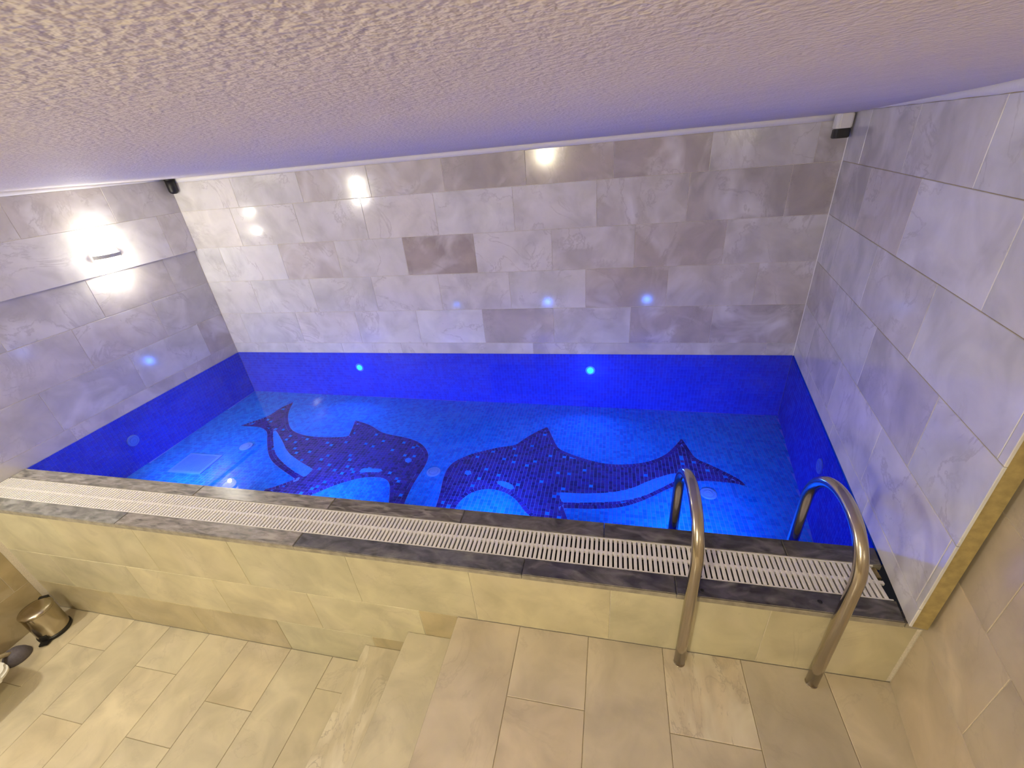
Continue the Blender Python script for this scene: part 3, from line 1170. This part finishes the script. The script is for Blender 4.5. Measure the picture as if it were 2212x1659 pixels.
def sconce(fr, u, v, off, lab, w=SCONCE_W, col=SCONCE_COL):
    root = bpy.data.objects.new('wall_sconce', None)
    COL.objects.link(root)
    root.matrix_world = fr.mat(u * K, v * K, off)      # local: x along wall, y up, z out of the wall
    tag(root, lab, 'wall lamp', 'wall sconces')
    bm = bmesh.new()
    lathe(bm, [(0.050, 0.0), (0.052, 0.004), (0.050, 0.014), (0.044, 0.018)], 32)
    link('back_plate', bm_mesh('back_plate', bm, M_ALU), root)
    # opal glass: half-round bowl above and below the band
    bm = bmesh.new()
    seg = 20
    prof = [(0.020, 0.085), (0.040, 0.080), (0.056, 0.055), (0.062, 0.020), (0.062, -0.020), (0.056, -0.050), (0.040, -0.070), (0.020, -0.075)]
    rings = []
    for rr_, yy_ in prof:
        rings.append([bm.verts.new((rr_ * 1.35 * math.cos(math.pi * i / seg), yy_, 0.012 + rr_ * 0.9 * math.sin(math.pi * i / seg))) for i in range(seg + 1)])
    for p_, q_ in zip(rings, rings[1:]):
        for i in range(seg):
            bm.faces.new((p_[i], p_[i + 1], q_[i + 1], q_[i]))
        bm.faces.new((p_[0], q_[0], q_[seg], p_[seg]))
    bm.faces.new(rings[0][::-1])
    bm.faces.new(rings[-1])
    link('glass_shade', bm_mesh('glass_shade', bm, M_GLOW, smooth=True), root)
    # metal band across the glass
    bm = bmesh.new()
    pr = None
    for i in range(seg + 1):
        a_ = math.pi * i / seg
        cs, sn = math.cos(a_) * 1.35, math.sin(a_) * 0.9
        ring = [bm.verts.new((rr_ * cs, yy_, 0.012 + rr_ * sn)) for rr_, yy_ in ((0.0605, -0.012), (0.070, -0.012), (0.070, 0.012), (0.0605, 0.012))]
        if pr:
            for k in range(4):
                bm.faces.new((pr[k], pr[(k + 1) % 4], ring[(k + 1) % 4], ring[k]))
        else:
            bm.faces.new(ring)
        pr = ring
    bm.faces.new(pr[::-1])
    link('metal_band', bm_mesh('metal_band', bm, M_BAND, smooth=False), root)
    for yy_ in (0.100, -0.092):                         # light leaves the fitting above and below
        point(root, 'sconce_light', (0, yy_, 0.065), w / 2, col, 0.016)
    return root


sconce(F_LEFT, -0.468, 0.718, OUT, 'glowing opal wall lamp with a grey metal band on the left wall')
sconce(F_LEFT, -1.99, 0.755, OUT, 'opal wall lamp on the left wall, outside the picture beside the floor', w=66.0)
sconce(F_REAR, 1.15, 0.955, 0.0, 'opal wall lamp on the rear wall behind the viewer', w=DOWN_W, col=DOWN_COL)

# ------------------------------------------------------------ corner devices under the ceiling
sx, sy = 0.834 * K, 2.115 * K
sen = empty('motion_sensor', (sx, sy - 0.004, 0.925 * K))
tag(sen, 'small white box with a black window under the ceiling in the back right corner', 'sensor')
bm = bmesh.new()
pts = [(-0.045, -0.002), (0.045, -0.002), (0.045, -0.040), (0.030, -0.062), (-0.030, -0.062), (-0.045, -0.040)]
prism(bm, pts, 0.050, 0.125)
bmesh.ops.bevel(bm, geom=list(bm.edges), offset=0.004, segments=2, affect='EDGES')
link('housing', bm_mesh('housing', bm, M_WHITE), sen)
bm = bmesh.new()
prism(bm, [(x * 0.93, y * 0.95 - 0.001) for x, y in pts], 0.0, 0.0495)
bmesh.ops.bevel(bm, geom=list(bm.edges), offset=0.004, segments=2, affect='EDGES')
link('dark_window', bm_mesh('dark_window', bm, M_BLACK), sen)

sp = empty('ceiling_speaker', (-2.268 * K, 2.068 * K, 0.935 * K))
tag(sp, 'small black rounded device under the ceiling in the back left corner', 'device')
bm = bmesh.new()
lathe(bm, [(0.012, 0.0), (0.026, 0.006), (0.033, 0.020), (0.034, 0.060), (0.034, 0.102)], 28)
link('body', bm_mesh('body', bm, M_BLACK, smooth=True), sp)
bm = bmesh.new()
lathe(bm, [(0.036, 0.100), (0.037, 0.104), (0.036, 0.109)], 28)
link('mount_ring', bm_mesh('mount_ring', bm, M_BLACK), sp)

# ------------------------------------------------------------ pedal bin
bx, by = -2.262 * K, 0.652 * K
bn = empty('pedal_bin', (bx, by, Z_LOW * K))
bn.rotation_euler = (0, 0, math.radians(28))
tag(bn, 'small round steel pedal bin with a black base on the lower floor', 'bin')
bm = bmesh.new()
lathe(bm, [(0.081, 0.022), (0.082, 0.030), (0.082, 0.206), (0.080, 0.210)], 48)
link('body', bm_mesh('body', bm, M_BINSTEEL, smooth=True), bn)
bm = bmesh.new()
lathe(bm, [(0.084, 0.208), (0.0855, 0.212), (0.0855, 0.220), (0.080, 0.226), (0.05, 0.233), (0.02, 0.2355), (0.004, 0.236)], 48)
link('lid', bm_mesh('lid', bm, M_BINSTEEL, smooth=True), bn)
bm = bmesh.new()
lathe(bm, [(0.084, 0.0), (0.087, 0.004), (0.087, 0.020), (0.083, 0.026)], 48)
link('base_ring', bm_mesh('base_ring', bm, M_BLACK), bn)
bm = bmesh.new()
prism(bm, [(-0.030, -0.080), (-0.024, -0.118), (0.024, -0.118), (0.030, -0.080)], 0.006, 0.018)
bmesh.ops.bevel(bm, geom=list(bm.edges), offset=0.003, segments=2, affect='EDGES')
link('pedal', bm_mesh('pedal', bm, M_BLACK), bn)
bm = bmesh.new()
prism(bm, [(-0.022, -0.079), (-0.018, -0.089), (0.018, -0.089), (0.022, -0.079)], 0.02, 0.052)
link('pedal_hood', bm_mesh('pedal_hood', bm, M_BLACK), bn)
bm = bmesh.new()
box(bm, -0.024, 0.024, 0.076, 0.094, 0.184, 0.228)
link('hinge', bm_mesh('hinge', bm, M_BLACK), bn)

# ------------------------------------------------------------ stool at the left edge
stx, sty = -2.225 * K, 0.315 * K
st = empty('low_stool', (stx, sty, Z_LOW * K))
tag(st, 'low white plastic stool with grey rubber feet at the left picture edge', 'stool')
hx, hy, rc = 0.205, 0.235, 0.07                         # half sizes and corner radius of the seat
ol = []
for qx, qy, a0 in ((1, 1, 0), (-1, 1, 90), (-1, -1, 180), (1, -1, 270)):
    for i in range(9):
        a_ = math.radians(a0 + 90 * i / 8)
        ol.append((qx * (hx - rc) + rc * math.cos(a_), qy * (hy - rc) + rc * math.sin(a_)))
bm = bmesh.new()
prism(bm, ol, 0.165, 0.200)
bmesh.ops.bevel(bm, geom=[e_ for e_ in bm.edges if abs(e_.verts[0].co.z - e_.verts[1].co.z) < 1e-6], offset=0.012, segments=3, affect='EDGES')
link('seat', bm_mesh('seat', bm, M_WHITE, smooth=False), st)
for fx, fy in ((-0.098, 0.339), (0.17, -0.29), (-0.13, -0.29)):
    tx, ty = fx * 0.75, fy * 0.55
    bm = bmesh.new()
    tube(bm, [(fx, fy, 0.045), (fx * 0.9 + tx * 0.1, fy * 0.8 + ty * 0.2, 0.08), (tx, ty, 0.17)], 0.013, 14)
    lg = link('leg', bm_mesh('leg', bm, M_TUBE, smooth=True), st)
    bm = bmesh.new()
    lathe(bm, [(0.066, 0.0), (0.068, 0.008), (0.058, 0.036), (0.038, 0.062), (0.016, 0.068)], 24, c=(fx, fy, 0))
    link('rubber_foot', bm_mesh('rubber_foot', bm, M_RUBBER, smooth=True), lg)
